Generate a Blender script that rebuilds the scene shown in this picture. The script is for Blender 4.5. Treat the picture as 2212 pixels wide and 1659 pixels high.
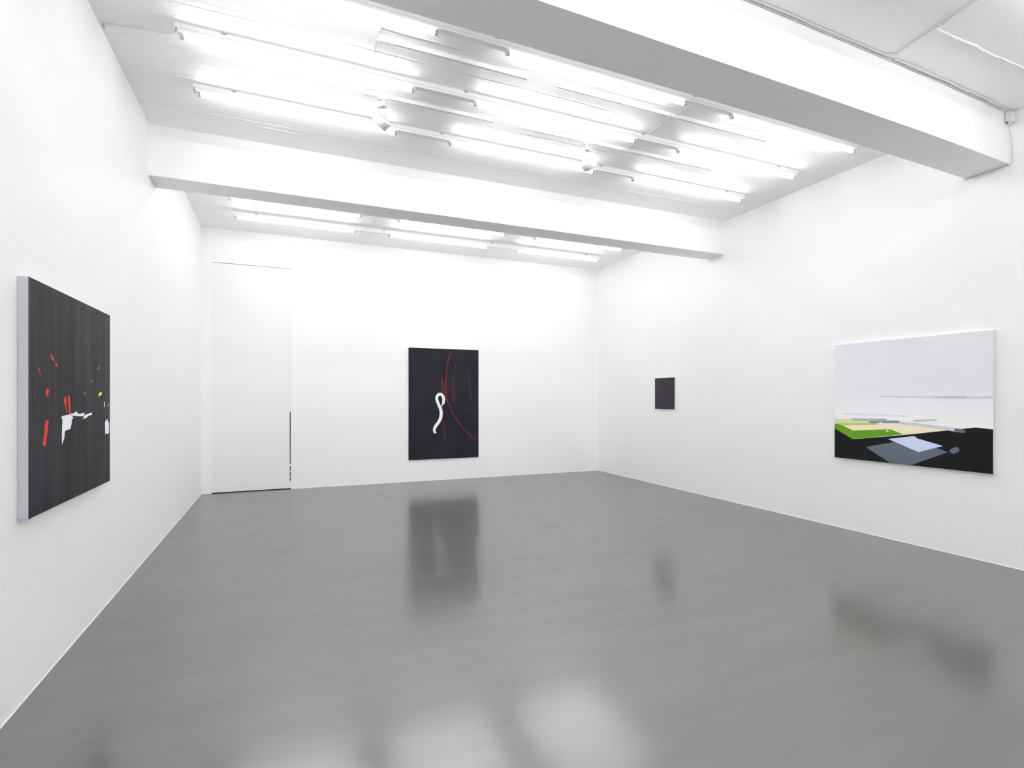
import bpy, bmesh, math, random
from mathutils import Vector, Matrix
random.seed(4)
for o in list(bpy.data.objects): bpy.data.objects.remove(o)
scene = bpy.context.scene
COL = scene.collection
W, HH = 2212, 1659

# ------------------------------------------------------------------ camera
F, CX, HY, YAW, EYE = 1134.86, 1103.25, 861.45, 0.4005, 1.6
cam_data = bpy.data.cameras.new('camera')
cam = bpy.data.objects.new('camera', cam_data); COL.objects.link(cam)
cam_data.sensor_fit = 'HORIZONTAL'; cam_data.sensor_width = 36.0
cam_data.lens = F * 36.0 / W
cam_data.shift_x = (W / 2 - CX) / W
cam_data.shift_y = (HY - HH / 2) / W
cam_data.clip_start = 0.05
cam.location = (0, 0, EYE)
cam.rotation_euler = (math.pi / 2, 0, -YAW)
scene.camera = cam

# ------------------------------------------------------------------ world, exposure
world = bpy.data.worlds.new('world'); scene.world = world
world.use_nodes = True
world.node_tree.nodes['Background'].inputs[0].default_value = (1, 1, 1, 1)
world.node_tree.nodes['Background'].inputs[1].default_value = 0.02
vs = scene.view_settings
vs.view_transform = 'Standard'; vs.look = 'None'; vs.gamma = 1.0; vs.use_curve_mapping = False
vs.exposure = -0.04
TUBE_STRENGTH = 28.0
scene.cycles.max_bounces = 16
scene.cycles.diffuse_bounces = 12
scene.cycles.glossy_bounces = 6
scene.cycles.caustics_reflective = True
scene.cycles.use_light_tree = True

# ------------------------------------------------------------------ materials
def new_mat(name):
    m = bpy.data.materials.new(name); m.use_nodes = True
    nt = m.node_tree; b = nt.nodes['Principled BSDF']
    return m, nt, b
def N(nt, kind, **kw):
    n = nt.nodes.new(kind)
    for k, v in kw.items(): setattr(n, k, v)
    return n
def bump_noise(nt, b, scale, strength, dist=0.01, detail=4, vec=None, stretch=None):
    tc = N(nt, 'ShaderNodeTexCoord')
    src = tc.outputs['Object']
    if stretch:
        mp = N(nt, 'ShaderNodeMapping'); mp.inputs['Scale'].default_value = stretch
        nt.links.new(src, mp.inputs[0]); src = mp.outputs[0]
    nz = N(nt, 'ShaderNodeTexNoise'); nz.inputs['Scale'].default_value = scale; nz.inputs['Detail'].default_value = detail
    nt.links.new(src, nz.inputs['Vector'])
    bp = N(nt, 'ShaderNodeBump'); bp.inputs['Strength'].default_value = strength; bp.inputs['Distance'].default_value = dist
    nt.links.new(nz.outputs['Fac'], bp.inputs['Height']); nt.links.new(bp.outputs[0], b.inputs['Normal'])
    return nz, bp
def plain(name, col, rough=0.5, spec=0.5, bump=None, metallic=0):
    m, nt, b = new_mat(name)
    if not isinstance(col, (tuple, list)): col = (col, col, col)
    b.inputs['Base Color'].default_value = (*col, 1); b.inputs['Roughness'].default_value = rough
    b.inputs['Specular IOR Level'].default_value = spec; b.inputs['Metallic'].default_value = metallic
    if bump: bump_noise(nt, b, *bump)
    return m
def mth(nt, op, a, b=None, c=None, clamp=False):
    n = N(nt, 'ShaderNodeMath', operation=op); n.use_clamp = clamp
    for i, v in enumerate((a, b, c)):
        if v is None: continue
        if isinstance(v, (int, float)): n.inputs[i].default_value = v
        else: nt.links.new(v, n.inputs[i])
    return n.outputs[0]

WALL_ALB = 0.935
def wall_material():
    m, nt, b = new_mat('painted plaster')
    b.inputs['Base Color'].default_value = (WALL_ALB, WALL_ALB, WALL_ALB * 1.003, 1)
    b.inputs['Roughness'].default_value = 0.62; b.inputs['Specular IOR Level'].default_value = 0.35
    tc = N(nt, 'ShaderNodeTexCoord')
    n1 = N(nt, 'ShaderNodeTexNoise'); n1.inputs['Scale'].default_value = 55; n1.inputs['Detail'].default_value = 3
    n2 = N(nt, 'ShaderNodeTexNoise'); n2.inputs['Scale'].default_value = 1.6; n2.inputs['Detail'].default_value = 3
    nt.links.new(tc.outputs['Object'], n1.inputs['Vector']); nt.links.new(tc.outputs['Object'], n2.inputs['Vector'])
    h = mth(nt, 'MULTIPLY_ADD', n2.outputs['Fac'], 6.0, n1.outputs['Fac'])
    bp = N(nt, 'ShaderNodeBump'); bp.inputs['Strength'].default_value = 0.35; bp.inputs['Distance'].default_value = 0.002
    nt.links.new(h, bp.inputs['Height']); nt.links.new(bp.outputs[0], b.inputs['Normal'])
    return m
M_wall = wall_material()
M_beam = plain('smooth beam paint', WALL_ALB, 0.6, 0.3, (30, 0.15, 0.002))

def ceiling_material(seams):
    m, nt, b = new_mat('painted board marked concrete')
    b.inputs['Base Color'].default_value = (0.92, 0.92, 0.92, 1)
    b.inputs['Roughness'].default_value = 0.5; b.inputs['Specular IOR Level'].default_value = 0.4
    tc = N(nt, 'ShaderNodeTexCoord'); sx = N(nt, 'ShaderNodeSeparateXYZ')
    nt.links.new(tc.outputs['Object'], sx.inputs[0])
    def noise(scale, detail, stretch, rough=0.5):
        mp = N(nt, 'ShaderNodeMapping'); mp.inputs['Scale'].default_value = stretch
        nt.links.new(tc.outputs['Object'], mp.inputs[0])
        n = N(nt, 'ShaderNodeTexNoise'); n.inputs['Scale'].default_value = scale; n.inputs['Detail'].default_value = detail
        n.inputs['Roughness'].default_value = rough
        nt.links.new(mp.outputs[0], n.inputs['Vector']); return n.outputs['Fac']
    grain = noise(14, 5, (0.25, 1.0, 1.0), 0.6)       # wood grain along the boards
    lumps = noise(55, 4, (0.6, 1.0, 1.0))
    pits = noise(9, 2, (1.0, 1.0, 1.0))
    rough_mask = noise(1.3, 2, (0.35, 1.0, 1.0))
    wob = noise(1.7, 3, (1.0, 0.2, 1.0))
    y = mth(nt, 'MULTIPLY_ADD', wob, 0.05, sx.outputs['Y'])
    total = None
    for i, (s, wd, amp) in enumerate(seams):
        d = mth(nt, 'ABSOLUTE', mth(nt, 'SUBTRACT', y, s + 0.025))
        g = mth(nt, 'SUBTRACT', 1.0, mth(nt, 'DIVIDE', d, wd), clamp=True)
        mp = N(nt, 'ShaderNodeMapping'); mp.inputs['Location'].default_value = (i * 3.7, i * 9.1, 0); mp.inputs['Scale'].default_value = (1.0, 0.0, 0.0)
        nt.links.new(tc.outputs['Object'], mp.inputs[0])
        n = N(nt, 'ShaderNodeTexNoise'); n.inputs['Scale'].default_value = 1.6; n.inputs['Detail'].default_value = 4
        nt.links.new(mp.outputs[0], n.inputs['Vector'])
        msk = mth(nt, 'MULTIPLY', mth(nt, 'SUBTRACT', n.outputs['Fac'], 0.42), 5.0, clamp=True)
        g = mth(nt, 'MULTIPLY', mth(nt, 'MULTIPLY', g, msk), amp)
        total = g if total is None else mth(nt, 'ADD', total, g)
    rm = mth(nt, 'MULTIPLY', mth(nt, 'SUBTRACT', rough_mask, 0.37), 4.0, clamp=True)
    a = mth(nt, 'MULTIPLY', grain, 0.0040)
    l = mth(nt, 'MULTIPLY', mth(nt, 'MULTIPLY', lumps, rm), 0.0085)
    p = mth(nt, 'MULTIPLY', mth(nt, 'MULTIPLY', mth(nt, 'SUBTRACT', pits, 0.68, clamp=True), 8.0, clamp=True), -0.006)
    h = mth(nt, 'ADD', mth(nt, 'ADD', a, l), mth(nt, 'ADD', p, mth(nt, 'MULTIPLY', total, 0.010)))
    bp = N(nt, 'ShaderNodeBump'); bp.inputs['Strength'].default_value = 0.6; bp.inputs['Distance'].default_value = 1.0
    nt.links.new(h, bp.inputs['Height']); nt.links.new(bp.outputs[0], b.inputs['Normal'])
    return m
SEAMS = [(s, 0.012, a) for s, a in [(0.1, 1), (0.65, -1), (1.2, 1), (1.75, 1), (2.32, 2.2), (3.4, 1), (3.80, -1), (4.06, 1.2), (4.33, -1.2),
         (4.60, .7), (4.90, 1), (5.12, -.8), (5.28, -1), (5.6, .8), (5.91, 1.8), (6.12, -1), (7.2, -.6), (7.75, 1), (8.3, -.6), (8.62, .7), (9.5, -1), (9.75, .8)]]
M_ceil = ceiling_material(SEAMS)

def floor_material():
    m, nt, b = new_mat('grey polished screed')
    tc = N(nt, 'ShaderNodeTexCoord')
    def noise(scale, detail, stretch, rough=0.5, dist=0.0):
        mp = N(nt, 'ShaderNodeMapping'); mp.inputs['Scale'].default_value = stretch; mp.inputs['Rotation'].default_value = (0, 0, 0.12)
        nt.links.new(tc.outputs['Object'], mp.inputs[0])
        n = N(nt, 'ShaderNodeTexNoise'); n.inputs['Scale'].default_value = scale; n.inputs['Detail'].default_value = detail
        n.inputs['Roughness'].default_value = rough; n.inputs['Distortion'].default_value = dist
        nt.links.new(mp.outputs[0], n.inputs['Vector']); return n.outputs['Fac']
    cloud = noise(0.9, 4, (0.5, 1.3, 1.0), 0.5, 0.6)
    streak = noise(2.2, 5, (0.35, 2.4, 1.0), 0.55, 0.5)
    v = mth(nt, 'ADD', mth(nt, 'MULTIPLY', mth(nt, 'SUBTRACT', cloud, 0.5), 0.020), mth(nt, 'MULTIPLY', mth(nt, 'SUBTRACT', streak, 0.5), 0.034))
    v = mth(nt, 'ADD', v, FLOOR_ALB)
    cc = N(nt, 'ShaderNodeCombineColor')
    for i in range(3): nt.links.new(mth(nt, 'MULTIPLY', v, (1.0, 1.0, 1.0)[i]), cc.inputs[i])
    nt.links.new(cc.outputs[0], b.inputs['Base Color'])
    r = mth(nt, 'ADD', FLOOR_ROUGH, mth(nt, 'MULTIPLY', mth(nt, 'SUBTRACT', streak, 0.5), 0.14))
    nt.links.new(r, b.inputs['Roughness'])
    b.inputs['IOR'].default_value = 2.0
    # second, hazier gloss lobe of the worn sealer
    b2 = N(nt, 'ShaderNodeBsdfPrincipled'); nt.links.new(cc.outputs[0], b2.inputs['Base Color'])
    b2.inputs['Roughness'].default_value = 0.34; b2.inputs['IOR'].default_value = 2.0
    mx = N(nt, 'ShaderNodeMixShader'); mx.inputs[0].default_value = 0.36
    nt.links.new(b.outputs[0], mx.inputs[1]); nt.links.new(b2.outputs[0], mx.inputs[2])
    nt.links.new(mx.outputs[0], nt.nodes['Material Output'].inputs['Surface'])
    return m
FLOOR_ALB, FLOOR_ROUGH = 0.117, 0.165
M_floor = floor_material()
M_door = plain('door paint', 0.90, 0.45, 0.4, (25, 0.1, 0.002))
M_white = plain('white powder coat', 0.86, 0.35, 0.5, (200, 0.05, 0.001))
M_plastic = plain('white plastic', 0.78, 0.4, 0.5, (120, 0.05, 0.001))
M_holder = plain('grey lampholder plastic', 0.66, 0.5, 0.5, (150, 0.05, 0.001))
M_groove = plain('rail groove shadow gap paint', 0.7, 0.5, 0.5, (150, 0.05, 0.001))
M_clip = plain('grey steel clip', 0.42, 0.4, 0.5, (150, 0.05, 0.001))
M_slot = plain('dark track slot', 0.06, 0.6, 0.3, (150, 0.05, 0.001))
M_metal = plain('lamp end cap', 0.6, 0.35, 0.5, (150, 0.05, 0.001), 0.8)
M_cable = plain('white painted cable', 0.72, 0.5, 0.4, (100, 0.05, 0.001))
M_dark = plain('dark hole', 0.03, 0.8, 0.2, (100, 0.05, 0.001))
M_glass = plain('frosted spotlight lens', 0.5, 0.2, 0.5, (100, 0.02, 0.001))
M_spot = plain('white spotlight enamel', 0.62, 0.4, 0.4, (200, 0.05, 0.001))
M_bead = plain('white joint filler and bright edge bead', 0.85, 0.4, 0.5, (100, 0.03, 0.001))
def tube_material():
    m, nt, b = new_mat('lit fluorescent tube')
    tc = N(nt, 'ShaderNodeTexCoord'); nz = N(nt, 'ShaderNodeTexNoise'); nz.inputs['Scale'].default_value = 3
    nt.links.new(tc.outputs['Object'], nz.inputs['Vector'])
    b.inputs['Base Color'].default_value = (0.8, 0.8, 0.8, 1)
    b.inputs['Emission Color'].default_value = (1.0, 0.997, 0.985, 1)
    nt.links.new(mth(nt, 'MULTIPLY_ADD', nz.outputs['Fac'], 0.02 * TUBE_STRENGTH, TUBE_STRENGTH), b.inputs['Emission Strength'])
    return m
M_tube = tube_material()

# ------------------------------------------------------------------ helpers
def link_mesh(name, bm, mats, parent=None, smooth=False):
    bmesh.ops.recalc_face_normals(bm, faces=bm.faces[:])
    me = bpy.data.meshes.new(name); bm.to_mesh(me); bm.free()
    for m in (mats if isinstance(mats, (list, tuple)) else [mats]): me.materials.append(m)
    if smooth:
        for p in me.polygons: p.use_smooth = True
    o = bpy.data.objects.new(name, me); COL.objects.link(o)
    if parent: o.parent = parent
    return o
def empty(name, loc=(0, 0, 0), rz=0.0):
    o = bpy.data.objects.new(name, None); COL.objects.link(o)
    o.location = loc; o.rotation_euler = (0, 0, rz); o.empty_display_size = 0.05
    return o
def tag(o, label, cat, group=None):
    o['label'] = label; o['category'] = cat
    if group: o['group'] = group
    return o
def struct(o): o['kind'] = 'structure'; return o
def box(bm, x0, x1, y0, y1, z0, z1, mi=0, bevel=0.0):
    g = bmesh.ops.create_cube(bm, size=1.0)
    vs_ = g['verts']
    for v in vs_:
        v.co = Vector((x0 + (v.co.x + .5) * (x1 - x0), y0 + (v.co.y + .5) * (y1 - y0), z0 + (v.co.z + .5) * (z1 - z0)))
    fs = {f for v in vs_ for f in v.link_faces}
    for f in fs: f.material_index = mi
    if bevel:
        es = list({e for v in vs_ for e in v.link_edges})
        bmesh.ops.bevel(bm, geom=es, offset=bevel, segments=2, affect='EDGES', profile=0.5)
def hexa(bm, lo, hi, z0, z1, mi=0):
    """prism over a quad footprint lo(list of 4 (x,y)), heights z0..z1 (numbers or per corner lists)"""
    z0 = z0 if isinstance(z0, list) else [z0] * 4; z1 = z1 if isinstance(z1, list) else [z1] * 4
    a = [bm.verts.new((p[0], p[1], z)) for p, z in zip(lo, z0)]
    b = [bm.verts.new((p[0], p[1], z)) for p, z in zip(hi or lo, z1)]
    fs = [bm.faces.new(a[::-1]), bm.faces.new(b)]
    for i in range(4): fs.append(bm.faces.new((a[i], a[(i + 1) % 4], b[(i + 1) % 4], b[i])))
    for f in fs: f.material_index = mi
def catmull(pts, n=8):
    pts = [Vector(p) for p in pts]
    if len(pts) < 3: return pts
    out = []
    P = [pts[0] * 2 - pts[1]] + pts + [pts[-1] * 2 - pts[-2]]
    for i in range(1, len(P) - 2):
        for k in range(n):
            t = k / n
            a, b, c, d = P[i - 1], P[i], P[i + 1], P[i + 2]
            out.append(0.5 * ((2 * b) + (c - a) * t + (2 * a - 5 * b + 4 * c - d) * t * t + (3 * b - a - 3 * c + d) * t ** 3))
    out.append(pts[-1]); return out
def tube(bm, pts, r, seg=10, mi=0, smooth_path=6):
    path = catmull(pts, smooth_path) if smooth_path else [Vector(p) for p in pts]
    rings = []
    for i, p in enumerate(path):
        t = (path[min(i + 1, len(path) - 1)] - path[max(i - 1, 0)]).normalized()
        up = Vector((0, 0, 1)) if abs(t.z) < 0.9 else Vector((1, 0, 0))
        u = t.cross(up).normalized(); w = u.cross(t)
        rings.append([bm.verts.new(p + r * (math.cos(2 * math.pi * k / seg) * u + math.sin(2 * math.pi * k / seg) * w)) for k in range(seg)])
    for a, b in zip(rings, rings[1:]):
        for k in range(seg):
            f = bm.faces.new((a[k], a[(k + 1) % seg], b[(k + 1) % seg], b[k])); f.material_index = mi; f.smooth = True
    for e in (rings[0], rings[-1]):
        f = bm.faces.new(e); f.material_index = mi
def cyl(bm, p0, p1, r, seg=24, mi=0): tube(bm, [p0, p1], r, seg, mi, 0)
def lathe(bm, prof, origin, axis, seg=40, mi=0):
    """prof: list of (dist along axis, radius); closed at both ends"""
    axis = Vector(axis).normalized(); up = Vector((0, 0, 1)) if abs(axis.z) < .9 else Vector((1, 0, 0))
    u = axis.cross(up).normalized(); w = u.cross(axis); o = Vector(origin)
    rings = []
    for d, r in prof:
        rings.append([bm.verts.new(o + axis * d + max(r, 1e-5) * (math.cos(2 * math.pi * k / seg) * u + math.sin(2 * math.pi * k / seg) * w)) for k in range(seg)])
    for a, b in zip(rings, rings[1:]):
        for k in range(seg):
            f = bm.faces.new((a[k], a[(k + 1) % seg], b[(k + 1) % seg], b[k])); f.material_index = mi; f.smooth = True
    for e in (rings[0], rings[-1]): bm.faces.new(e).material_index = mi

# ------------------------------------------------------------------ room numbers
XL, SL = -1.3425, -0.0080         # left wall x at y=10, slope
XR, SR = 6.3768, 0.0090
YB, SB = 10.1153, -0.0089         # back wall y at x=0, slope
YF = -4.4                          # wall behind the camera
def lx(y): return XL + SL * (y - 10)
def rx(y): return XR + SR * (y - 10)
def by(x): return YB + SB * x
Z_NEAR, Z_MID, Z_BACK, Z_REAR = 4.3105, 4.4054, 4.4834, 4.31
S1, S2 = -0.0054, 0.0153
B1 = (6.363, 6.7189, 3.8811)      # far beam
B2 = (2.6372, 3.0291, 3.827)      # near beam
B3 = (-1.10, -0.70, 3.82)         # beam behind the camera
T = 0.2

bm = bmesh.new()
hexa(bm, [(lx(YF) - T, YF - T), (rx(YF) + T, YF - T), (rx(YB) + T, YB + T + .1), (lx(YB) - T, YB + T + .1)], None, -0.15, 0.0)
struct(link_mesh('floor', bm, M_floor))
bm = bmesh.new()
hexa(bm, [(lx(YF) - T, YF), (lx(YF), YF), (lx(10.2), 10.2), (lx(10.2) - T, 10.2)], None, 0, 4.8)
struct(link_mesh('wall_left', bm, M_wall))
bm = bmesh.new()
hexa(bm, [(rx(YF), YF), (rx(YF) + T, YF), (rx(10.2) + T, 10.2), (rx(10.2), 10.2)], None, 0, 4.8)
struct(link_mesh('wall_right', bm, M_wall))
bm = bmesh.new()
hexa(bm, [(lx(YF) - T, YF - T), (rx(YF) + T, YF - T), (rx(YF) + T, YF), (lx(YF) - T, YF)], None, 0, 4.8)
struct(link_mesh('wall_front', bm, M_wall))
# back wall with the tall door opening
DX0, DX1, DZ = -1.1925, 0.0400, 3.9125
bm = bmesh.new()
def bw(x0, x1, z0, z1): hexa(bm, [(x0, by(x0)), (x1, by(x1)), (x1, by(x1) + T), (x0, by(x0) + T)], None, z0, z1)
bw(lx(10) - T, DX0, 0, 4.8); bw(DX1, rx(10) + T, 0, 4.8); bw(DX0, DX1, DZ, 4.8)
struct(link_mesh('wall_back', bm, M_wall))
# ceiling: one slab per bay
bm = bmesh.new()
def bay(y0, s0, y1, s1, z):
    xa, xb = lx(0) - .15, rx(0) + .2
    hexa(bm, [(xa, y0 + s0 * xa), (xb, y0 + s0 * xb), (xb, y1 + s1 * xb), (xa, y1 + s1 * xa)], None, z, z + 0.2)
bay(YF - .1, 0, B3[0] + .1, 0, Z_REAR); bay(B3[1] - .1, 0, B2[0] + .1, S2, Z_NEAR)
bay(B2[1] - .1, S2, B1[0] + .1, S1, Z_MID); bay(B1[1] - .1, S1, 10.15, SB, Z_BACK)
struct(link_mesh('ceiling', bm, M_ceil))
CEIL = bpy.data.objects['ceiling']
def ridge(y, x0, x1, z, h, w, seed, step=.03):
    rnd = random.Random(seed); bm = bmesh.new(); prev = None; n = int((x1 - x0) / step); wob = 0
    for i in range(n + 1):
        x = x0 + (x1 - x0) * i / n; wob = wob * .8 + rnd.uniform(-1, 1) * w * .35; k = rnd.uniform(.45, 1.0) * (0.15 if i in (0, n) else 1)
        c = [bm.verts.new((x, y + wob - w * .5, z + .003)), bm.verts.new((x, y + wob - w * .3, z - h * k * .8)), bm.verts.new((x, y + wob + w * .3, z - h * k)), bm.verts.new((x, y + wob + w * .5, z + .003))]
        if prev:
            for j in range(3): bm.faces.new((prev[j], prev[j + 1], c[j + 1], c[j]))
        prev = c
    link_mesh('plaster_ridge', bm, M_ceil, CEIL)
ridge(2.325, 4.36, 6.30, Z_NEAR, .014, .012, 1)
ridge(5.91, -1.12, .12, Z_MID, .004, .006, 3); ridge(5.885, 2.30, 3.35, Z_MID, .004, .006, 4); ridge(5.90, 4.2, 6.25, Z_MID, .004, .006, 5)
ridge(6.00, -.30, .10, Z_MID, .006, .012, 6); ridge(5.28, -1.24, -.70, Z_MID, .003, .008, 7); ridge(4.87, -1.20, -.60, Z_MID, .003, .008, 8)
ridge(5.10, 4.3, 6.3, Z_MID, .004, .008, 9); ridge(4.33, 1.35, 2.4, Z_MID, .004, .008, 10); ridge(4.28, -.72, .4, Z_MID, .004, .008, 11)
ridge(9.55, .2, 1.2, Z_BACK, .004, .008, 12); ridge(4.05, 1.9, 3.3, Z_MID, .003, .006, 13); ridge(5.08, 1.9, 3.4, Z_MID, .004, .007, 14)
# near beam: its faces bow by a few centimetres toward the right end
NF = [(-1.6, 2.625), (0, 2.632), (1.28, 2.644), (2.8, 2.660), (3.7, 2.671), (4.65, 2.689), (5.2, 2.703), (5.75, 2.722), (6.1, 2.737), (6.4, 2.752)]
NB = [(-1.6, 3.008), (0, 3.012), (1.28, 3.018), (2.8, 3.028), (3.7, 3.037), (4.65, 3.053), (5.2, 3.066), (5.75, 3.083), (6.1, 3.096), (6.4, 3.109)]
def interp(T_, x):
    for (a, u), (b_, v) in zip(T_, T_[1:]):
        if x <= b_: return u + (v - u) * (x - a) / (b_ - a)
    return T_[-1][1]
bm = bmesh.new(); secs = []
for i in range(41):
    x = -1.58 + i * (6.45 + 1.50) / 40
    f, k = interp(NF, x), interp(NB, x)
    secs.append([bm.verts.new((x, f, B2[2])), bm.verts.new((x, k, B2[2])), bm.verts.new((x, k, 4.6)), bm.verts.new((x, f, 4.6))])
for a, b_ in zip(secs, secs[1:]):
    for j in range(4): bm.faces.new((a[j], a[(j + 1) % 4], b_[(j + 1) % 4], b_[j]))
bm.faces.new(secs[0]); bm.faces.new(secs[-1])
struct(link_mesh('trim_1', bm, M_beam))
for n, (b, s, zt) in enumerate(((B2, S2, 4.6), (B1, S1, 4.68), (B3, 0, 4.5))):
    if n == 0: continue
    bm = bmesh.new(); xa, xb = lx(0) - .12, rx(0) + .16
    hexa(bm, [(xa, b[0] + s * xa), (xb, b[0] + s * xb), (xb, b[1] + s * xb), (xa, b[1] + s * xa)], None, b[2], zt)
    es = [e for e in bm.edges if abs(e.verts[0].co.z - b[2]) < 1e-4 and abs(e.verts[1].co.z - b[2]) < 1e-4 and abs(e.verts[0].co.x - e.verts[1].co.x) > 3]
    bmesh.ops.bevel(bm, geom=es, offset=0.004, segments=2, affect='EDGES')
    struct(link_mesh('trim_%d' % (n + 1), bm, M_beam))
# thin bead added where walls meet floor, to catch light as a bright line
def bead(name, p0, p1, inward):
    bm = bmesh.new(); r = 0.006
    for (x, y) in (p0, p1): pass
    ix, iy = inward
    v = []
    for (x, y) in (p0, p1):
        v.append([bm.verts.new((x - ix * .001, y - iy * .001, 0.0)), bm.verts.new((x + ix * r * .8, y + iy * r * .8, 0.0)), bm.verts.new((x + ix * r * .45, y + iy * r * .45, r * .6)), bm.verts.new((x - ix * .001, y - iy * .001, r))])
    for i in range(4): bm.faces.new((v[0][i], v[0][(i + 1) % 4], v[1][(i + 1) % 4], v[1][i]))
    bm.faces.new(v[0]); bm.faces.new(v[1])
    struct(link_mesh(name, bm, M_bead))
bead('bright_edge_left', (lx(YF), YF), (lx(10.12), 10.12), (1, 0))
bead('bright_edge_right', (rx(YF), YF), (rx(10.05), 10.05), (-1, 0))
bead('bright_edge_back', (DX1, by(DX1)), (rx(10), by(6.37)), (0, -1))
bead('bright_edge_corner', (lx(10), by(-1.34)), (DX0, by(DX0)), (0, -1))

# door leaf, flush with the wall; open joint only at lower right and under it
bm = bmesh.new()
x0, x1 = DX0 + 0.004, DX1 - 0.016
hexa(bm, [(x0, by(x0)), (x1, by(x1)), (x1, by(x1) + .05), (x0, by(x0) + .05)], None, 0.014, DZ - 0.010)
door = struct(link_mesh('door_1', bm, M_door))
bm = bmesh.new()                                   # filled joint on the right above 1.37 m, with the broken bits below it
for za, zb in ((1.368, DZ - 0.012), (0.405, 0.44), (0.20, 0.215), (0.30, 0.31), (0.02, 0.13)):
    hexa(bm, [(x1, by(x1) + .0015), (DX1, by(DX1) + .0015), (DX1, by(DX1) + .04), (x1, by(x1) + .04)], None, za, zb)
link_mesh('joint_filler', bm, M_bead, door)
bm = bmesh.new()
box(bm, DX0 - .02, DX1 + .02, 10.20, 10.24, -.02, DZ + .02)
struct(link_mesh('trim_4', bm, M_dark))  # dark sheet behind the leaf, its colour stands in for shade in the joints
bm = bmesh.new()                                   # door edge stops seen in the joints
hexa(bm, [(DX0, by(DX0) + .001), (x0, by(x0) + .001), (x0, by(x0) + .04), (DX0, by(DX0) + .04)], None, 0.014, DZ)
link_mesh('joint_filler', bm, M_bead, door)
bm = bmesh.new(); box(bm, -1.05, -1.02, by(-1.03) - .004, by(-1.03) + .02, DZ - .012, DZ - .004)
link_mesh('top_pivot', bm, M_clip, door)

# ------------------------------------------------------------------ fluorescent rows
def build_row():
    root = empty('fluorescent_light_row')
    L0, L1 = -0.765, 5.695
    # trunking rail: deep body, slot line, narrower gear tray below.   z=0 is the top of the rail
    bm = bmesh.new()
    box(bm, L0, L1, -.030, .030, -.036, 0, bevel=.002)
    o = link_mesh('trunking_rail', bm, M_white, root)
    for xj in (.757, 2.90):
        bm = bmesh.new(); box(bm, xj - .001, xj + .001, -.0303, .0303, -.0362, -.002)
        link_mesh('rail_joint', bm, M_groove, root)
    bm = bmesh.new()
    for a, b in ((L0 + .01, L1 - .01),):
        box(bm, a, b, -.0285, .0285, -.040, -.036)
    link_mesh('rail_groove', bm, M_groove, root)
    for a, b in ((-.755, .7562), (.7578, 2.8992), (2.9008, 5.685)):
        bm = bmesh.new(); box(bm, a, b, -.029, .029, -.062, -.040, bevel=.003)
        link_mesh('gear_tray', bm, M_white, root)
    for xe, d in ((L0, -1), (L1, 1)):
        bm = bmesh.new(); box(bm, min(xe, xe + d * .006), max(xe, xe + d * .006), -.031, .031, -.060, 0.0, bevel=.002)
        link_mesh('end_cap', bm, M_plastic, root)
    for xc in (-.45, 1.47, 3.41, 5.37):
        bm = bmesh.new()
        box(bm, xc - .020, xc + .020, -.034, .034, -.010, -.001, bevel=.001)
        box(bm, xc - .012, xc + .012, -.033, .033, -.015, -.010, bevel=.001)
        link_mesh('mounting_clip', bm, M_clip, root)
    zt = -.087
    for a, b in ((-.735, 1.010), (1.560, 3.330), (3.880, 5.655)):
        bm = bmesh.new(); cyl(bm, (a + .026, 0, zt), (b - .026, 0, zt), .016, 20)
        tb = link_mesh('fluorescent_tube', bm, M_tube, root, smooth=False)
        for x, d in ((a, 1), (b, -1)):
            bm = bmesh.new(); cyl(bm, (x + d * .010, 0, zt), (x + d * .0265, 0, zt), .0166, 20)
            link_mesh('metal_cap', bm, M_metal, tb)
            bm = bmesh.new()
            xa, xb = min(x, x - d * .011), max(x, x - d * .011)
            box(bm, xa, xb, -.014, .014, zt + .008, -.060, bevel=.002)
            lathe(bm, [(0, .012), (.002, .018), (.010, .018), (.012, .012)], (x - .006 - d * .001, 0, zt), (1, 0, 0), 24)
            box(bm, min(x - d * .02, x + d * .035), max(x - d * .02, x + d * .035), -.016, .016, -.068, -.060, bevel=.001)
            link_mesh('lamp_holder', bm, M_holder, root)
    return root
def copy_tree(o, parent=None):
    c = o.copy(); COL.objects.link(c)
    if parent: c.parent = parent
    for ch in list(o.children): copy_tree(ch, c)
    return c
row0 = build_row()
ROWS = [  # centre y at x=2.5, ceiling z, gap above the rail, x scale offset, label
    (3.828, Z_MID, 0.0, 0.0, .008, 'white fluorescent light row in the middle bay tight against the big front beam'),
    (4.600, Z_MID, 0.0, 0.0, 0.0, 'central fluorescent light row of the middle bay, thin cable joining its left end'),
    (5.418, Z_MID, 0.0, 0.0, 0.0, 'fluorescent light row of the middle bay nearest the far beam, behind both spotlights'),
    (8.215, Z_BACK, 0.030, -0.005, 0.0, 'fluorescent light row in the back bay partly hidden behind the far beam'),
    (9.030, Z_BACK, 0.030, -0.005, 0.0, 'fluorescent light row in the back bay closest to the back wall'),
    (7.40, Z_BACK, 0.030, -0.005, 0.0, 'fluorescent light row in the back bay wholly hidden above the far beam'),
    (1.62, Z_NEAR, 0.0, 0.0, 0.0, 'fluorescent light row in the front bay just before the big beam'),
    (0.85, Z_NEAR, 0.0, 0.0, 0.0, 'fluorescent light row in the front bay above the viewer'),
    (0.05, Z_NEAR, 0.0, 0.0, 0.0, 'fluorescent light row in the front bay behind the viewer'),
    (-1.7, Z_REAR, 0.0, 0.0, 0.0, 'unseen fluorescent light row added for fill in the rear bay, nearest the rear beam'),  # rear bay rows are out of view, added to raise the fill light
    (-2.5, Z_REAR, 0.0, 0.0, 0.0, 'unseen fluorescent light row added for fill in the middle of the rear bay'),
    (-3.4, Z_REAR, 0.0, 0.0, 0.0, 'unseen fluorescent light row added for fill in the rear bay, nearest the rear wall'),
]
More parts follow.
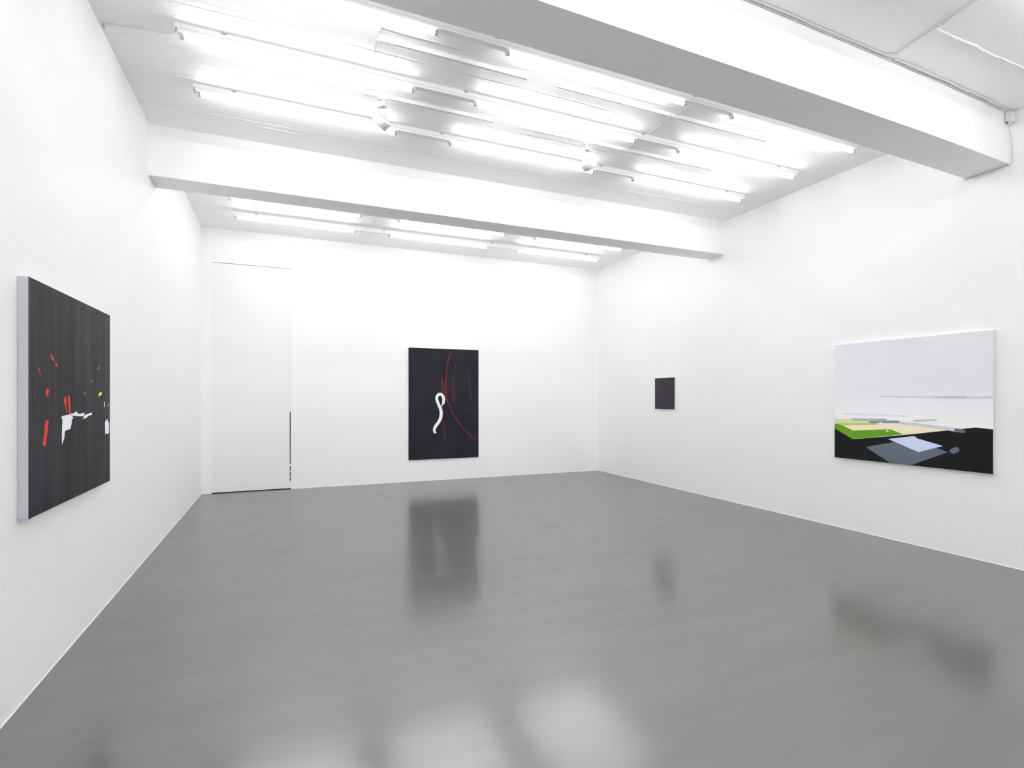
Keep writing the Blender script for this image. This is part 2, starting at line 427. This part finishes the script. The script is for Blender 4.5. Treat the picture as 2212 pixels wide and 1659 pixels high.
for i, (y, z, gap, dx, rz, lab) in enumerate(ROWS):
    r = row0 if i == 0 else copy_tree(row0)
    r.location = (dx, y, z - gap); r.rotation_euler = (0, 0, rz)
    if i == 0: r.location.y = y - math.tan(rz) * 2.5
    tag(r, lab, 'light', 'fluorescent light rows under the ceiling')
    if i == 0: r.scale.x = 1.014
    if gap:
        for xc in (-.45, 1.47, 3.41, 5.37):
            bm = bmesh.new(); box(bm, xc - .006, xc + .006, -.006, .006, -.002, gap)
            link_mesh('hanger', bm, M_clip, r)

# ------------------------------------------------------------------ lighting tracks
def track(x0, x1, y, label, feed, conn=None):
    root = empty('lighting_track', (x0, y, Z_MID)); h = .034
    L = x1 - x0; fx = .135 if feed else 0
    bm = bmesh.new()                      # U profile open below
    box(bm, fx, L, -.018, .018, -.006, 0); box(bm, fx, L, -.018, -.0065, -h, -.005, bevel=.001); box(bm, fx, L, .0065, .018, -h, -.005, bevel=.001)
    link_mesh('track_profile', bm, M_white, root)
    bm = bmesh.new(); box(bm, fx + .002, L - .002, -.0068, .0068, -.016, -.006)
    link_mesh('contact_slot', bm, M_slot, root)
    if feed:
        bm = bmesh.new(); box(bm, 0, fx, -.019, .019, -.036, 0, bevel=.002); link_mesh('end_feed', bm, M_plastic, root)
    bm = bmesh.new(); box(bm, L, L + .006, -.019, .019, -.035, 0, bevel=.002); link_mesh('end_cap', bm, M_plastic, root)
    if conn:
        bm = bmesh.new(); a, b = conn[0] - x0, conn[1] - x0
        box(bm, a, b, -.0190, .0190, -.036, -.001, bevel=.0015); link_mesh('middle_feed', bm, M_plastic, root)
    tag(root, label, 'track', 'lighting tracks between the fluorescent rows')
track(.640, 1.900, 4.150, 'short empty white lighting track in the nearer line, left one, two cables at its end', True)
track(2.195, 4.730, 4.150, 'long empty white lighting track in the nearer line, right of the gap', False, (3.44, 3.56))
track(.638, 1.890, 4.925, 'short white lighting track in the further line, left spotlight clamped to it', True)
track(2.190, 4.720, 4.925, 'long white lighting track in the further line, right spotlight clamped to it', False, (3.44, 3.56))

# ------------------------------------------------------------------ spotlights
def spotlight(x, y, head, axis, yoke_dir, label):
    z = Z_MID - .034
    root = empty('track_spotlight', (x, y, z))
    V = Vector; base = V((x, y, z)); rel = lambda p: V(p) - base
    bm = bmesh.new(); box(bm, -.055, .03, -.013, .013, -.012, .004, bevel=.003); box(bm, -.06, -.028, -.014, .014, -.019, -.012, bevel=.002)
    link_mesh('track_adapter', bm, M_spot, root)
    hc = rel(head); ax = V(axis).normalized()
    R_, D_ = .082, .078
    yd = V((yoke_dir[0], yoke_dir[1], 0)).normalized()
    knee = V((0, 0, -.062))
    bm = bmesh.new(); cyl(bm, (0, 0, 0), (0, 0, -.060), .0135, 20); link_mesh('stem', bm, M_spot, root)
    # flat bracket plate with a drop to the head
    side = V((-yd.y, yd.x, 0)); end = yd * .075
    def slab(bm, c, u, v, w, a, b_, h):
        vs_ = []
        for sz in (-1, 1):
            for su, sv in ((-1, -1), (1, -1), (1, 1), (-1, 1)):
                vs_.append(bm.verts.new(c + u * a * su + v * b_ * sv + w * h * sz))
        for f in ((3, 2, 1, 0), (4, 5, 6, 7), (0, 1, 5, 4), (1, 2, 6, 5), (2, 3, 7, 6), (3, 0, 4, 7)): bm.faces.new([vs_[i] for i in f])
    bm = bmesh.new(); slab(bm, V((0, 0, -.067)) + yd * .026, yd, side, V((0, 0, 1)), .046, .024, .008)
    bmesh.ops.bevel(bm, geom=bm.edges[:], offset=.002, segments=2, affect='EDGES')
    link_mesh('bracket', bm, M_spot, root)
    top = V((0, 0, -.072)) + yd * .05
    rim = hc - (hc - top).normalized() * R_ * .8
    bm = bmesh.new(); tube(bm, [top, (top + rim) / 2, hc - (hc - top).normalized() * R_ * .5], .014, 14, 0, 0)
    link_mesh('tilt_arm', bm, M_spot, root)
    bm = bmesh.new()
    lathe(bm, [(-D_ / 2, R_ - .006), (-D_ / 2 + .002, R_ - .002), (-D_ / 2 + .006, R_), (D_ / 2 - .004, R_), (D_ / 2, R_ - .002), (D_ / 2, R_ - .008), (D_ / 2 - .010, R_ - .010)], hc, ax, 48)
    link_mesh('lamp_head', bm, M_spot, root)
    bm = bmesh.new(); lathe(bm, [(D_ / 2 - .012, R_ - .0105), (D_ / 2 - .0065, R_ - .0105)], hc, ax, 48)
    link_mesh('front_lens', bm, M_glass, root)
    tag(root, label, 'spotlight', 'unlit white spotlights on the further track line')
spotlight(.814, 4.925, (.805, 5.010, 4.204), (-.574, .591, -.567), (-.62, .78), 'left white spotlight, round head tilted toward the tall door, unlit')
spotlight(2.985, 4.925, (3.048, 5.000, 4.188), (.716, .359, -.598), (.86, .50), 'right white spotlight, round head turned toward the right wall, unlit')

# ------------------------------------------------------------------ cables
def cable(pts, r, label, clips=None, group=None, name='cable'):
    bm = bmesh.new(); tube(bm, pts, r, 10)
    bmesh.ops.recalc_face_normals(bm, faces=bm.faces[:])
    o = link_mesh(name, bm, M_cable)
    tag(o, label, 'cable', group)
    for c in clips or []:
        bm = bmesh.new(); s = r + .0012
        box(bm, c[0] - s, c[0] + min(s, r * 1.02), c[1] - s, c[1] + s, c[2] - s, c[2] + r * .98, bevel=.0008)
        link_mesh('cable_clip', bm, M_plastic, o)
    return o
zc = Z_MID - .0065
cable([(-1.268, 4.79, zc), (-1.189, 4.772, zc), (-1.115, 4.761, zc), (-.991, 4.731, zc - .001), (-.904, 4.737, zc), (-.82, 4.712, zc), (-.79, 4.66, zc - .002), (-.785, 4.61, zc - .03), (-.768, 4.60, zc - .04)], .005,
      'thin cable from the left wall to the left end of the central light row')
bm = bmesh.new(); box(bm, -1.275, -1.262, 4.77, 4.805, Z_MID - .035, Z_MID - .018); wh = link_mesh('wall_grommet', bm, M_clip)
tag(wh, 'dark little cable hole at the top of the left wall', 'grommet')
cable([(.645, 3.87, zc), (.643, 3.98, zc), (.640, 4.06, zc), (.627, 4.10, zc - .002), (.622, 4.15, zc - .008), (.632, 4.155, zc - .012)], .005, 'short cable curving from the first light row to the nearer track end')
cable([(.634, 4.170, zc - .006), (.632, 4.22, zc), (.636, 4.30, zc), (.640, 4.42, zc), (.640, 4.545, zc)], .006, 'short clipped conduit from the nearer track end to the central light row',
      [(.633, 4.235, zc), (.637, 4.36, zc), (.640, 4.50, zc)])
cable([(.640, 4.635, zc), (.638, 4.76, zc), (.628, 4.84, zc), (.624, 4.90, zc - .010), (.634, 4.925, zc - .014)], .005, 'short cable from the central light row to the further track end')
cable([(.640, 4.02, zc + .001), (.76, 4.028, zc + .001), (.92, 4.030, zc + .001), (1.10, 4.022, zc), (1.26, 4.030, zc), (1.298, 4.015, zc), (1.308, 3.955, zc), (1.313, 3.87, zc)], .005,
      'painted over cable running beside the nearer track, then up to the first light row')
cable([(3.528, 3.86, zc), (3.528, 4.0, zc), (3.520, 4.128, zc)], .006, 'straight conduit between the first light row and the nearer track middle')
cable([(3.515, 4.170, zc), (3.510, 4.30, zc), (3.497, 4.43, zc), (3.500, 4.557, zc)], .005, 'curved cable between the nearer track middle and the central light row')
cable([(3.496, 4.62, zc), (3.490, 4.75, zc), (3.500, 4.905, zc)], .005, 'curved cable between the central light row and the further track middle')
zk = Z_BACK - .0065
cable([(1.262, 8.19, zk), (1.270, 8.45, zk), (1.280, 8.60, zk), (1.285, 9.36, zk)], .005, 'thin painted cable crossing the two light rows of the back bay')
# front bay: twin cables along the beam and ceiling corner
def b2y(x): return interp(NF, x)
zn = Z_NEAR - .0015
def corner(off_y, off_z, xs, amp, ph):
    return [(x, b2y(x) - off_y - amp * (0.5 + .5 * math.sin(2.1 * x + ph)), zn - off_z - amp * .3 * (0.5 + .5 * math.sin(3.3 * x + ph))) for x in xs]
xs = [1.6 + i * .19 for i in range(24)] + [6.14]
clipx = [1.9, 2.35, 2.82, 3.34, 3.72, 4.05, 4.40]
cable(corner(.007, .007, xs, .004, .4), .006, 'long lower cable along the big front beam up to the junction box',
      [(x, b2y(x) - .010, zn - .009) for x in clipx])
cable([(2.0 + i * .2, b2y(2.0 + i * .2) - .026 - .002 * math.sin(i * 1.3), zn - .0065) for i in range(12)] + [(4.32, b2y(4.32) - .030, zn - .0065), (4.37, b2y(4.37) - .06, zn - .0065)] +
      [(4.385, 2.60, zn - .007), (4.352, 2.48, zn - .007), (4.350, 2.41, zn - .007), (4.335, 2.32, zn - .007), (4.338, 2.26, zn - .007), (4.302, 2.16, zn - .007), (4.297, 2.04, zn - .007), (4.300, 1.66, zn - .007)], .0065,
      'cable that turns off the beam corner and crosses the front bay ceiling', [(4.378, 2.53, zn - .007), (4.351, 2.44, zn - .007), (4.336, 2.29, zn - .007), (4.300, 2.13, zn - .007)])
cable([(4.44, b2y(4.44) - .024, zn - .0065), (4.50, b2y(4.5) - .028, zn - .0065)] + [(4.62 + i * .16, b2y(4.62 + i * .16) - .031 - .007 * (.5 + .5 * math.sin(i * 2.2)), zn - .0065 - .006 * (.5 + .5 * math.sin(i * 1.7))) for i in range(10)] + [(6.19, b2y(6.19) - .028, zn - .015)], .007,
      'upper cable bowed between clips from the branch to the junction box', [(4.60, b2y(4.6) - .02, zn - .008), (4.93, b2y(4.93) - .02, zn - .008), (5.25, b2y(5.25) - .02, zn - .008), (5.57, b2y(5.57) - .02, zn - .008), (5.88, b2y(5.88) - .02, zn - .008), (6.07, b2y(6.07) - .02, zn - .010)])
# junction box in the corner of beam and right wall
jb = empty('junction_box', (6.311 - .055, 2.714, 4.197))
bm = bmesh.new(); box(bm, -.052, .053, -.012, .0205, 0, .092, bevel=.002); link_mesh('box_body', bm, M_plastic, jb)
bm = bmesh.new(); box(bm, -.051, .052, -.021, -.0125, .001, .091, bevel=.003); link_mesh('box_lid', bm, M_plastic, jb)
bm = bmesh.new(); lathe(bm, [(0, .010), (.004, .012), (.016, .012), (.018, .008)], (-.020, .004, 0), (0, 0, -1), 16); link_mesh('cable_gland', bm, M_plastic, jb)
bm = bmesh.new(); lathe(bm, [(0, .007), (.006, .007)], (-.042, .012, 0.001), (0, 0, -1), 12); link_mesh('open_gland', bm, M_dark, jb)
tag(jb, 'small white junction box where the big front beam meets the right wall', 'junction box')
wy = lambda y: rx(y) - .0065
cable([(6.236, 2.718, 4.182), (6.242, 2.722, 4.150), (6.275, 2.725, 4.10), (6.303, 2.727, 4.03), (wy(2.72), 2.727, 3.95), (wy(2.72), 2.727, 3.87), (wy(2.72), 2.727, 3.835), (wy(2.73), 2.745, 3.821),
       (wy(2.8), 2.80, 3.8205), (wy(2.95), 2.95, 3.8205), (wy(3.10), 3.10, 3.8205), (wy(3.13), 3.127, 3.822)], .005,
      'cable dropping from the junction box and running under the beam end',
      [(wy(2.72), 2.727, 4.015), (wy(2.72), 2.727, 3.945), (wy(2.72), 2.727, 3.875), (wy(2.8), 2.79, 3.8205), (wy(2.9), 2.90, 3.8205), (wy(3.0), 3.02, 3.8205)])

# ------------------------------------------------------------------ paintings
ART_R = [
    ('poly', 'pale_green', None, [(-0.0093, 0.4807), (0.2376, 0.4863), (0.4467, 0.4721), (0.5231, 0.448), (0.5231, 0.4402), (0.0638, 0.418), (-0.0093, 0.4168)]),
    ('poly', 'cream', None, [(0.1067, 0.4023), (0.5231, 0.4286), (0.5419, 0.4468), (0.5699, 0.4557), (0.7596, 0.4599), (1.1697, 0.4109), (1.223, 0.4016), (0.88, 0.3385), (0.8648, 0.3229), (0.6435, 0.3789), (0.2376, 0.3427)]),
    ('poly', 'light_green', None, [(0.053, 0.4258), (0.5231, 0.446), (0.5231, 0.4276), (0.1227, 0.4021), (0.0692, 0.3975)]),
    ('poly', 'green', None, [(-0.0115, 0.4178), (0.053, 0.4196), (0.0692, 0.4037), (0.1067, 0.3993), (0.2376, 0.3448), (0.6344, 0.3822), (0.6617, 0.3837), (0.8032, 0.3356), (0.2324, 0.2392), (-0.0159, 0.3599)]),
    ('poly', 'pale_green', None, [(0.6143, 0.3687), (0.6298, 0.3762), (0.6481, 0.3677), (0.639, 0.351), (0.6207, 0.3547)]),
    ('poly', 'black', None, [(-0.0159, 0.3599), (0.2324, 0.2392), (0.88, 0.3404), (1.223, 0.4016), (1.3193, 0.3968), (1.3483, 0.4239), (1.4685, 0.4452), (1.618, 0.4333), (1.618, -0.0062), (-0.0159, -0.0029)]),
    ('stroke', 'haze_blue', [0.03, 0.032, 0.036, 0.04], [(0.7332, 0.4644), (1.0122, 0.4419), (1.2455, 0.4184), (1.3193, 0.4079)]),
    ('stroke', 'slate', [0.036, 0.036], [(1.3047, 0.4096), (1.3663, 0.4012)]),
    ('poly', 'slate', None, [(0.3883, 0.1603), (0.7155, 0.2454), (1.0524, 0.2371), (1.2305, 0.178), (0.8843, 0.0036), (0.6571, 0.0037)]),
    ('poly', 'lavender', None, [(0.639, 0.272), (0.8969, 0.3204), (0.9303, 0.3162), (0.9303, 0.3026), (1.185, 0.2374), (0.9551, 0.1522)]),
    ('stroke', 'slate', [0.055, 0.055], [(1.2752, 0.1934), (1.3047, 0.2098)]),
    ('stroke', 'grey_blue', [0.03, 0.03, 0.03], [(0.2273, 0.4819), (0.3883, 0.4818), (0.6115, 0.49)]),
    ('stroke', 'slate_light', [0.03, 0.03], [(0.4419, 0.4563), (0.7464, 0.4715)]),
    ('poly', 'cream', None, [(0.5419, 0.4468), (0.556, 0.4629), (0.5699, 0.4634), (0.5839, 0.4505)]),
    ('stroke', 'haze', [0.02, 0.02], [(0.1333, 0.5442), (0.8461, 0.5392)]),
    ('stroke', 'pale_grey', [0.022, 0.02, 0.018], [(0.9094, 0.49), (1.0524, 0.4991), (1.1233, 0.5053)]),
    ('stroke', 'pale_grey2', [0.012, 0.016, 0.022], [(0.5447, 0.7562), (0.863, 0.7497), (1.1211, 0.7458)]),
    ('stroke', 'pale_grey', [0.022, 0.024], [(1.1211, 0.7458), (1.3871, 0.7441)]),
    ('stroke', 'pale_grey2', [0.022, 0.024], [(1.3992, 0.7431), (1.6067, 0.7417)]),
]
ART_L = [
    ('poly', 'red', None, [(0.2081, 0.5063), (0.2533, 0.5036), (0.2348, 0.4325), (0.2105, 0.3631), (0.1724, 0.3697), (0.1925, 0.435)]),
    ('poly', 'red', None, [(0.4858, 0.6351), (0.5073, 0.6385), (0.5217, 0.6276), (0.5145, 0.5904), (0.5319, 0.5381), (0.5174, 0.5401), (0.5001, 0.5797), (0.4744, 0.607)]),
    ('poly', 'red', None, [(0.5407, 0.6496), (0.5734, 0.6387), (0.5763, 0.5787), (0.5839, 0.5296), (0.5614, 0.5346), (0.5466, 0.5791)]),
    ('poly', 'red', None, [(0.2348, 0.6862), (0.2595, 0.669), (0.2348, 0.6375), (0.2226, 0.6384), (0.2105, 0.6583), (0.2153, 0.6759)]),
    ('poly', 'dull_red', None, [(0.0687, 0.6703), (0.0808, 0.6704), (0.0687, 0.6302), (0.0588, 0.6302)]),
    ('stroke', 'dark_red', [0.01, 0.01, 0.008], [(0.3569, 0.7694), (0.349, 0.7066), (0.3569, 0.6546)]),
    ('stroke', 'dark_red', [0.006, 0.006], [(0.3464, 0.6493), (0.3556, 0.4904)]),
    ('poly', 'red', None, [(0.8215, 0.6764), (0.8404, 0.6647), (0.856, 0.6709), (0.8508, 0.6529), (0.83, 0.6497), (0.8129, 0.6585)]),
    ('poly', 'dull_red', None, [(0.9507, 0.7549), (0.9914, 0.7593), (1.0045, 0.7423), (0.958, 0.7385)]),
    ('poly', 'yellow', None, [(1.1266, 0.6663), (1.1977, 0.6775), (1.1915, 0.652), (1.1507, 0.6485), (1.1266, 0.6355)]),
    ('poly', 'white', None, [(0.4367, 0.5207), (0.5001, 0.5264), (0.5734, 0.5299), (0.6066, 0.5194), (0.6296, 0.5058), (0.6066, 0.497), (0.6005, 0.472), (0.5809, 0.4384), (0.5073, 0.4335), (0.4886, 0.427), (0.4829, 0.3905), (0.4436, 0.3504), (0.4436, 0.4199), (0.4519, 0.5052), (0.4408, 0.5067)]),
    ('poly', 'white', None, [(0.5704, 0.5344), (0.6576, 0.5333), (0.6373, 0.5383), (0.694, 0.5438), (0.7101, 0.5279), (0.8387, 0.5322), (0.8163, 0.5102), (0.6188, 0.5191)]),
    ('poly', 'white', None, [(0.7959, 0.4932), (0.8438, 0.5184), (0.9728, 0.5314), (0.9839, 0.5163), (0.8965, 0.509), (0.8823, 0.4992)]),
    ('poly', 'white', None, [(1.2714, 0.4532), (1.3146, 0.4763), (1.3366, 0.4674), (1.341, 0.4504), (1.3677, 0.4459), (1.3677, 0.3644), (1.2756, 0.3646)]),
    ('poly', 'white', None, [(1.2479, 0.6061), (1.2671, 0.6027), (1.2692, 0.5655), (1.2501, 0.5658)]),
    ('poly', 'white', None, [(1.3366, 0.5834), (1.3521, 0.5846), (1.3521, 0.567), (1.3388, 0.5672)]),
    ('stroke', 'dark_red', [0.006, 0.004], [(0.0113, 0.4272), (0.0156, 0.3801)]),
    ('stroke', 'dark_yellow', [0.004, 0.004], [(1.087, 0.5465), (1.0637, 0.4964)]),
    ('stroke', 'dark_red', [0.004, 0.004], [(1.2842, 0.6959), (1.2586, 0.6557)]),
    ('stroke', 'dark_red', [0.005, 0.003], [(0.4716, 0.5585), (0.4688, 0.5381)]),
    ('poly', 'red', None, [(0.2751, 0.8831), (0.2972, 0.8781), (0.3333, 0.8478), (0.3253, 0.841), (0.3084, 0.8453), (0.2806, 0.8613)]),
    ('poly', 'red', None, [(0.3424, 0.8316), (0.3632, 0.8361), (0.3841, 0.8227), (0.3748, 0.8111), (0.347, 0.8205)]),
    ('poly', 'red', None, [(0.1043, 0.7988), (0.1232, 0.7956), (0.1494, 0.7568), (0.1332, 0.7604)]),
    ('poly', 'red', None, [(1.0896, 0.8388), (1.1277, 0.8672), (1.1382, 0.8498), (1.126, 0.8323), (1.1016, 0.8333)]),
    ('poly', 'dull_red', None, [(0.9408, 0.7523), (1.0006, 0.7607), (1.0105, 0.7436), (0.9519, 0.7365)]),
]
ART_B = [
    ('stroke', 'crimson', [0.0096, 0.0143, 0.0159, 0.0159, 0.0159, 0.0127], [(0.8524, 2.1218), (0.8012, 1.9839), (0.7693, 1.8438), (0.7486, 1.6425), (0.7407, 1.4571), (0.7566, 1.2688)]),
    ('stroke', 'crimson_dim', [0.0127, 0.0127, 0.0127, 0.0127], [(0.9457, 1.8948), (0.9166, 1.7231), (0.8973, 1.5208), (0.8941, 1.1015)]),
    ('stroke', 'crimson_dim', [0.0127, 0.0127, 0.0127, 0.0127], [(1.1948, 1.7757), (1.2145, 1.5876), (1.2474, 1.3364), (1.2755, 1.1083)]),
    ('stroke', 'crimson', [0.0127, 0.0127, 0.0127], [(0.6614, 1.5718), (0.6567, 1.4255), (0.6614, 1.2947)]),
    ('stroke', 'crimson', [0.0127, 0.0127, 0.0127, 0.0127], [(0.6678, 1.0406), (0.6709, 0.8712), (0.6867, 0.6398), (0.7343, 0.3996)]),
    ('stroke', 'crimson', [0.0111, 0.0143, 0.0159, 0.0159, 0.0159, 0.0159, 0.0159, 0.0127], [(0.6772, 1.5489), (0.6978, 1.395), (0.7534, 1.1792), (0.8492, 0.9621), (0.978, 0.7431), (1.1243, 0.5685), (1.2392, 0.4559), (1.3684, 0.3609)]),
    ('stroke', 'white', [0.0032, 0.0255, 0.0541, 0.0541, 0.0541, 0.0541, 0.0541, 0.0541, 0.0541, 0.0573, 0.0573, 0.0573, 0.0605, 0.0605, 0.0605, 0.0605, 0.0541, 0.0223], [(0.6456, 1.0222), (0.6678, 1.0714), (0.6899, 1.1252), (0.6947, 1.1792), (0.682, 1.2285), (0.6504, 1.2638), (0.611, 1.2714), (0.5732, 1.2482), (0.5544, 1.2022), (0.5638, 1.1408), (0.5952, 1.064), (0.6267, 0.9947), (0.6441, 0.9176), (0.6346, 0.8178), (0.5952, 0.7261), (0.5325, 0.6429), (0.5059, 0.5822), (0.5137, 0.5361)]),
    ('poly', 'white', None, [(0.7057, 1.1483), (0.7216, 1.1946), (0.7168, 1.1021), (0.7121, 1.0866), (0.6741, 1.059), (0.6472, 1.0222), (0.652, 1.053), (0.6678, 1.0791)]),
    ('poly', 'white', None, [(0.4794, 0.5828), (0.4809, 0.5369), (0.5012, 0.5058), (0.5325, 0.502), (0.5544, 0.5229), (0.5356, 0.5417), (0.5293, 0.5817)]),
]
ART_S = [
    ('stroke', 'faint_red', [0.012, 0.03, 0.035, 0.03, 0.022, 0.014], [(0.0841, 0.5395), (0.0963, 0.4718), (0.1325, 0.3933), (0.1845, 0.2998), (0.2634, 0.2173), (0.3488, 0.1538)]),
    ('stroke', 'faint_rose', [0.006, 0.014, 0.016, 0.01], [(0.1084, 0.5336), (0.1526, 0.4651), (0.2003, 0.3817), (0.2437, 0.2991)]),
    ('stroke', 'faint_grey', [0.004, 0.008, 0.004], [(0.1406, 0.5067), (0.1924, 0.4127), (0.2594, 0.3398)]),
]

def srgb(r, g, b):
    f = lambda c: (c / 255 / 12.92) if c / 255 <= .04045 else ((c / 255 + .055) / 1.055) ** 2.4
    return tuple(max(f(c) / .86 - .009, .003) for c in (r, g, b))
PAL = {'pale_green': (205, 215, 165), 'cream': (240, 228, 196), 'light_green': (172, 198, 110), 'green': (98, 148, 42), 'black': (36, 38, 38),
       'haze_blue': (198, 202, 216), 'slate': (98, 108, 120), 'lavender': (204, 212, 242), 'grey_blue': (172, 178, 192), 'slate_light': (130, 140, 156),
       'haze': (222, 223, 230), 'pale_grey': (190, 192, 196), 'pale_grey2': (206, 208, 212), 'red': (196, 58, 40), 'dull_red': (128, 56, 46), 'dark_red': (92, 40, 36),
       'yellow': (226, 208, 40), 'white': (232, 233, 240), 'dark_yellow': (92, 86, 44), 'crimson': (146, 44, 55), 'crimson_dim': (108, 42, 50),
       'faint_red': (98, 56, 60), 'faint_rose': (76, 54, 64), 'faint_grey': (66, 68, 72)}
PM = {}
def pm(n):
    if n not in PM: PM[n] = plain('paint ' + n.replace('_', ' '), srgb(*PAL[n]), .55, .12, (180, .1, .001))
    return PM[n]
def canvas_mat(name, lo, hi, var, stretch, rough=.5, zramp=None, height=1.0, spec=.12):
    m, nt, b = new_mat(name)
    tc = N(nt, 'ShaderNodeTexCoord')
    mp = N(nt, 'ShaderNodeMapping'); mp.inputs['Scale'].default_value = stretch
    nt.links.new(tc.outputs['Object'], mp.inputs[0])
    n1 = N(nt, 'ShaderNodeTexNoise'); n1.inputs['Scale'].default_value = 3.0; n1.inputs['Detail'].default_value = 6; n1.inputs['Roughness'].default_value = .6
    nt.links.new(mp.outputs[0], n1.inputs['Vector'])
    cr = N(nt, 'ShaderNodeValToRGB')
    cr.color_ramp.elements[0].color = (*srgb(*lo), 1); cr.color_ramp.elements[1].color = (*srgb(*hi), 1)
    if zramp:
        s = N(nt, 'ShaderNodeSeparateXYZ'); nt.links.new(tc.outputs['Object'], s.inputs[0])
        v = mth(nt, 'DIVIDE', s.outputs['Z'], height)
        v = mth(nt, 'ADD', v, mth(nt, 'MULTIPLY', mth(nt, 'SUBTRACT', n1.outputs['Fac'], .5), var))
        while len(cr.color_ramp.elements) > 1: cr.color_ramp.elements.remove(cr.color_ramp.elements[-1])
        for k, (p, c) in enumerate(zramp):
            e = cr.color_ramp.elements[0] if k == 0 else cr.color_ramp.elements.new(p)
            e.position = p; e.color = (*srgb(*c), 1)
        nt.links.new(v, cr.inputs[0])
    else:
        v = mth(nt, 'MULTIPLY_ADD', mth(nt, 'SUBTRACT', n1.outputs['Fac'], .5), var, .5, clamp=True)
        nt.links.new(v, cr.inputs[0])
    nt.links.new(cr.outputs[0], b.inputs['Base Color'])
    b.inputs['Roughness'].default_value = rough; b.inputs['Specular IOR Level'].default_value = spec
    w = N(nt, 'ShaderNodeTexNoise'); w.inputs['Scale'].default_value = 260; nt.links.new(tc.outputs['Object'], w.inputs['Vector'])
    bp = N(nt, 'ShaderNodeBump'); bp.inputs['Strength'].default_value = .15; bp.inputs['Distance'].default_value = .001
    nt.links.new(w.outputs['Fac'], bp.inputs['Height']); nt.links.new(bp.outputs[0], b.inputs['Normal'])
    return m
def painting(loc, rz, wd, ht, dp, art, bgmat, sidemat, label, rim=None):
    """local frame: x along the wall to the right as seen, y out of the wall toward the room is -y, z up"""
    root = empty('painting', loc, rz)
    bm = bmesh.new(); box(bm, 0, wd, -dp + .0015, 0, 0, ht, bevel=.0015)
    link_mesh('canvas_edge', bm, sidemat, root)
    bm = bmesh.new(); mats = [bgmat]; names = {}
    box(bm, 0, wd, -dp, -dp + .0015, 0, ht, 0)
    if rim: mats.append(rim); box(bm, 0, .026, -dp - .0002, -dp, 0, ht, 1)
    cl = lambda p: (min(max(p[0], .0005), wd - .0005), min(max(p[1], .0005), ht - .0005))
    for k, (kind, col, ws, pts) in enumerate(art):
        if col not in names: names[col] = len(mats); mats.append(pm(col))
        mi = names[col]; y = -dp - .00025 - k * .00004
        if kind == 'poly':
            P = [cl(p) for p in pts]; Q = []
            for p in P:
                if not Q or (abs(p[0] - Q[-1][0]) + abs(p[1] - Q[-1][1])) > 1e-4: Q.append(p)
            f = bm.faces.new([bm.verts.new((p[0], y, p[1])) for p in Q]); f.material_index = mi
        else:
            n = 8
            path = catmull([(p[0], 0, p[1]) for p in pts], n) if len(pts) > 2 else [Vector((p[0], 0, p[1])) for p in pts]
            L = len(path); prev = None
            for i, p in enumerate(path):
                t = (path[min(i + 1, L - 1)] - path[max(i - 1, 0)]).normalized(); s = Vector((-t.z, 0, t.x))
                q = i / (L - 1) * (len(ws) - 1); j = min(int(q), len(ws) - 2); w_ = (ws[j] + (ws[j + 1] - ws[j]) * (q - j)) / 2
                if col.startswith('crimson'): w_ *= .85
                cur = [bm.verts.new((*[cl((v.x, v.z))[0]], y, cl((v.x, v.z))[1])) for v in (p + s * w_, p - s * w_)]
                if prev: bm.faces.new((prev[0], prev[1], cur[1], cur[0])).material_index = mi
                if i in (0, L - 1):
                    d = -t if i == 0 else t; fan = []
                    for a in range(7):
                        an = math.pi * a / 6; v = p + s * w_ * math.cos(an) + d * w_ * math.sin(an); c = cl((v.x, v.z)); fan.append(bm.verts.new((c[0], y, c[1])))
                    bm.faces.new(fan).material_index = mi
                prev = cur
    me_o = link_mesh('canvas', bm, mats, root)
    return tag(root, label, 'painting')
M_edge_white = plain('white primed canvas edge', .72, .6, .3, (220, .2, .001))
M_edge_lilac = plain('pale lilac primed canvas edge', srgb(190, 190, 200), .6, .3, (220, .2, .001))
M_rim = plain('black painted rim', srgb(14, 14, 15), .5, .3, (220, .1, .001))
M_bgL = canvas_mat('brushed charcoal paint', (24, 25, 30), (46, 47, 52), 4.0, (3.0, 3.0, .35), .5)
M_bgB = canvas_mat('near black blue paint', (36, 37, 41), (48, 49, 55), 1.6, (.8, .8, .6), .4)
M_bgS = canvas_mat('near black paint', (56, 58, 62), (62, 60, 70), 1.6, (1.5, 1.5, 1), .5)
M_bgR = canvas_mat('grey sky paint', (0, 0, 0), (0, 0, 0), .10, (1, 1, 2.5), .5,
                   [(.30, (242, 238, 224)), (.36, (243, 243, 243)), (.47, (231, 233, 236)), (.56, (226, 228, 232)), (.60, (223, 225, 229)), (1.0, (217, 219, 225))], 1.396)
ang = math.atan(SB)
painting((2.128, by(2.128) - .0005, .419), ang, 1.420, 2.167, .030, ART_B, M_bgB, M_edge_white,
         'tall black painting with a white looped line and red arcs on the back wall')
# right wall: local x runs toward the viewer (-y), out of the wall is -x
aR = -math.pi / 2 - math.atan(SR)
painting((rx(8.014) - .0005, 8.014, 1.413), aR, .550, .569, .030, ART_S, M_bgS, M_edge_white,
         'smallest painting, black with a faint red streak, on the right wall')
painting((rx(4.468) - .0005, 4.468, .871), aR, 1.612, 1.396, .040, ART_R, M_bgR, M_edge_white,
         'wide landscape painting with pale sky, green field and black ground on the right wall')
aL = math.pi / 2 - math.atan(SL)
painting((lx(3.493) + .0005, 3.493, .974), aL, 1.392, 1.262, .047, ART_L, M_bgL, M_edge_lilac,
         'charcoal painting with scattered red dabs and white patches on the left wall', M_rim)
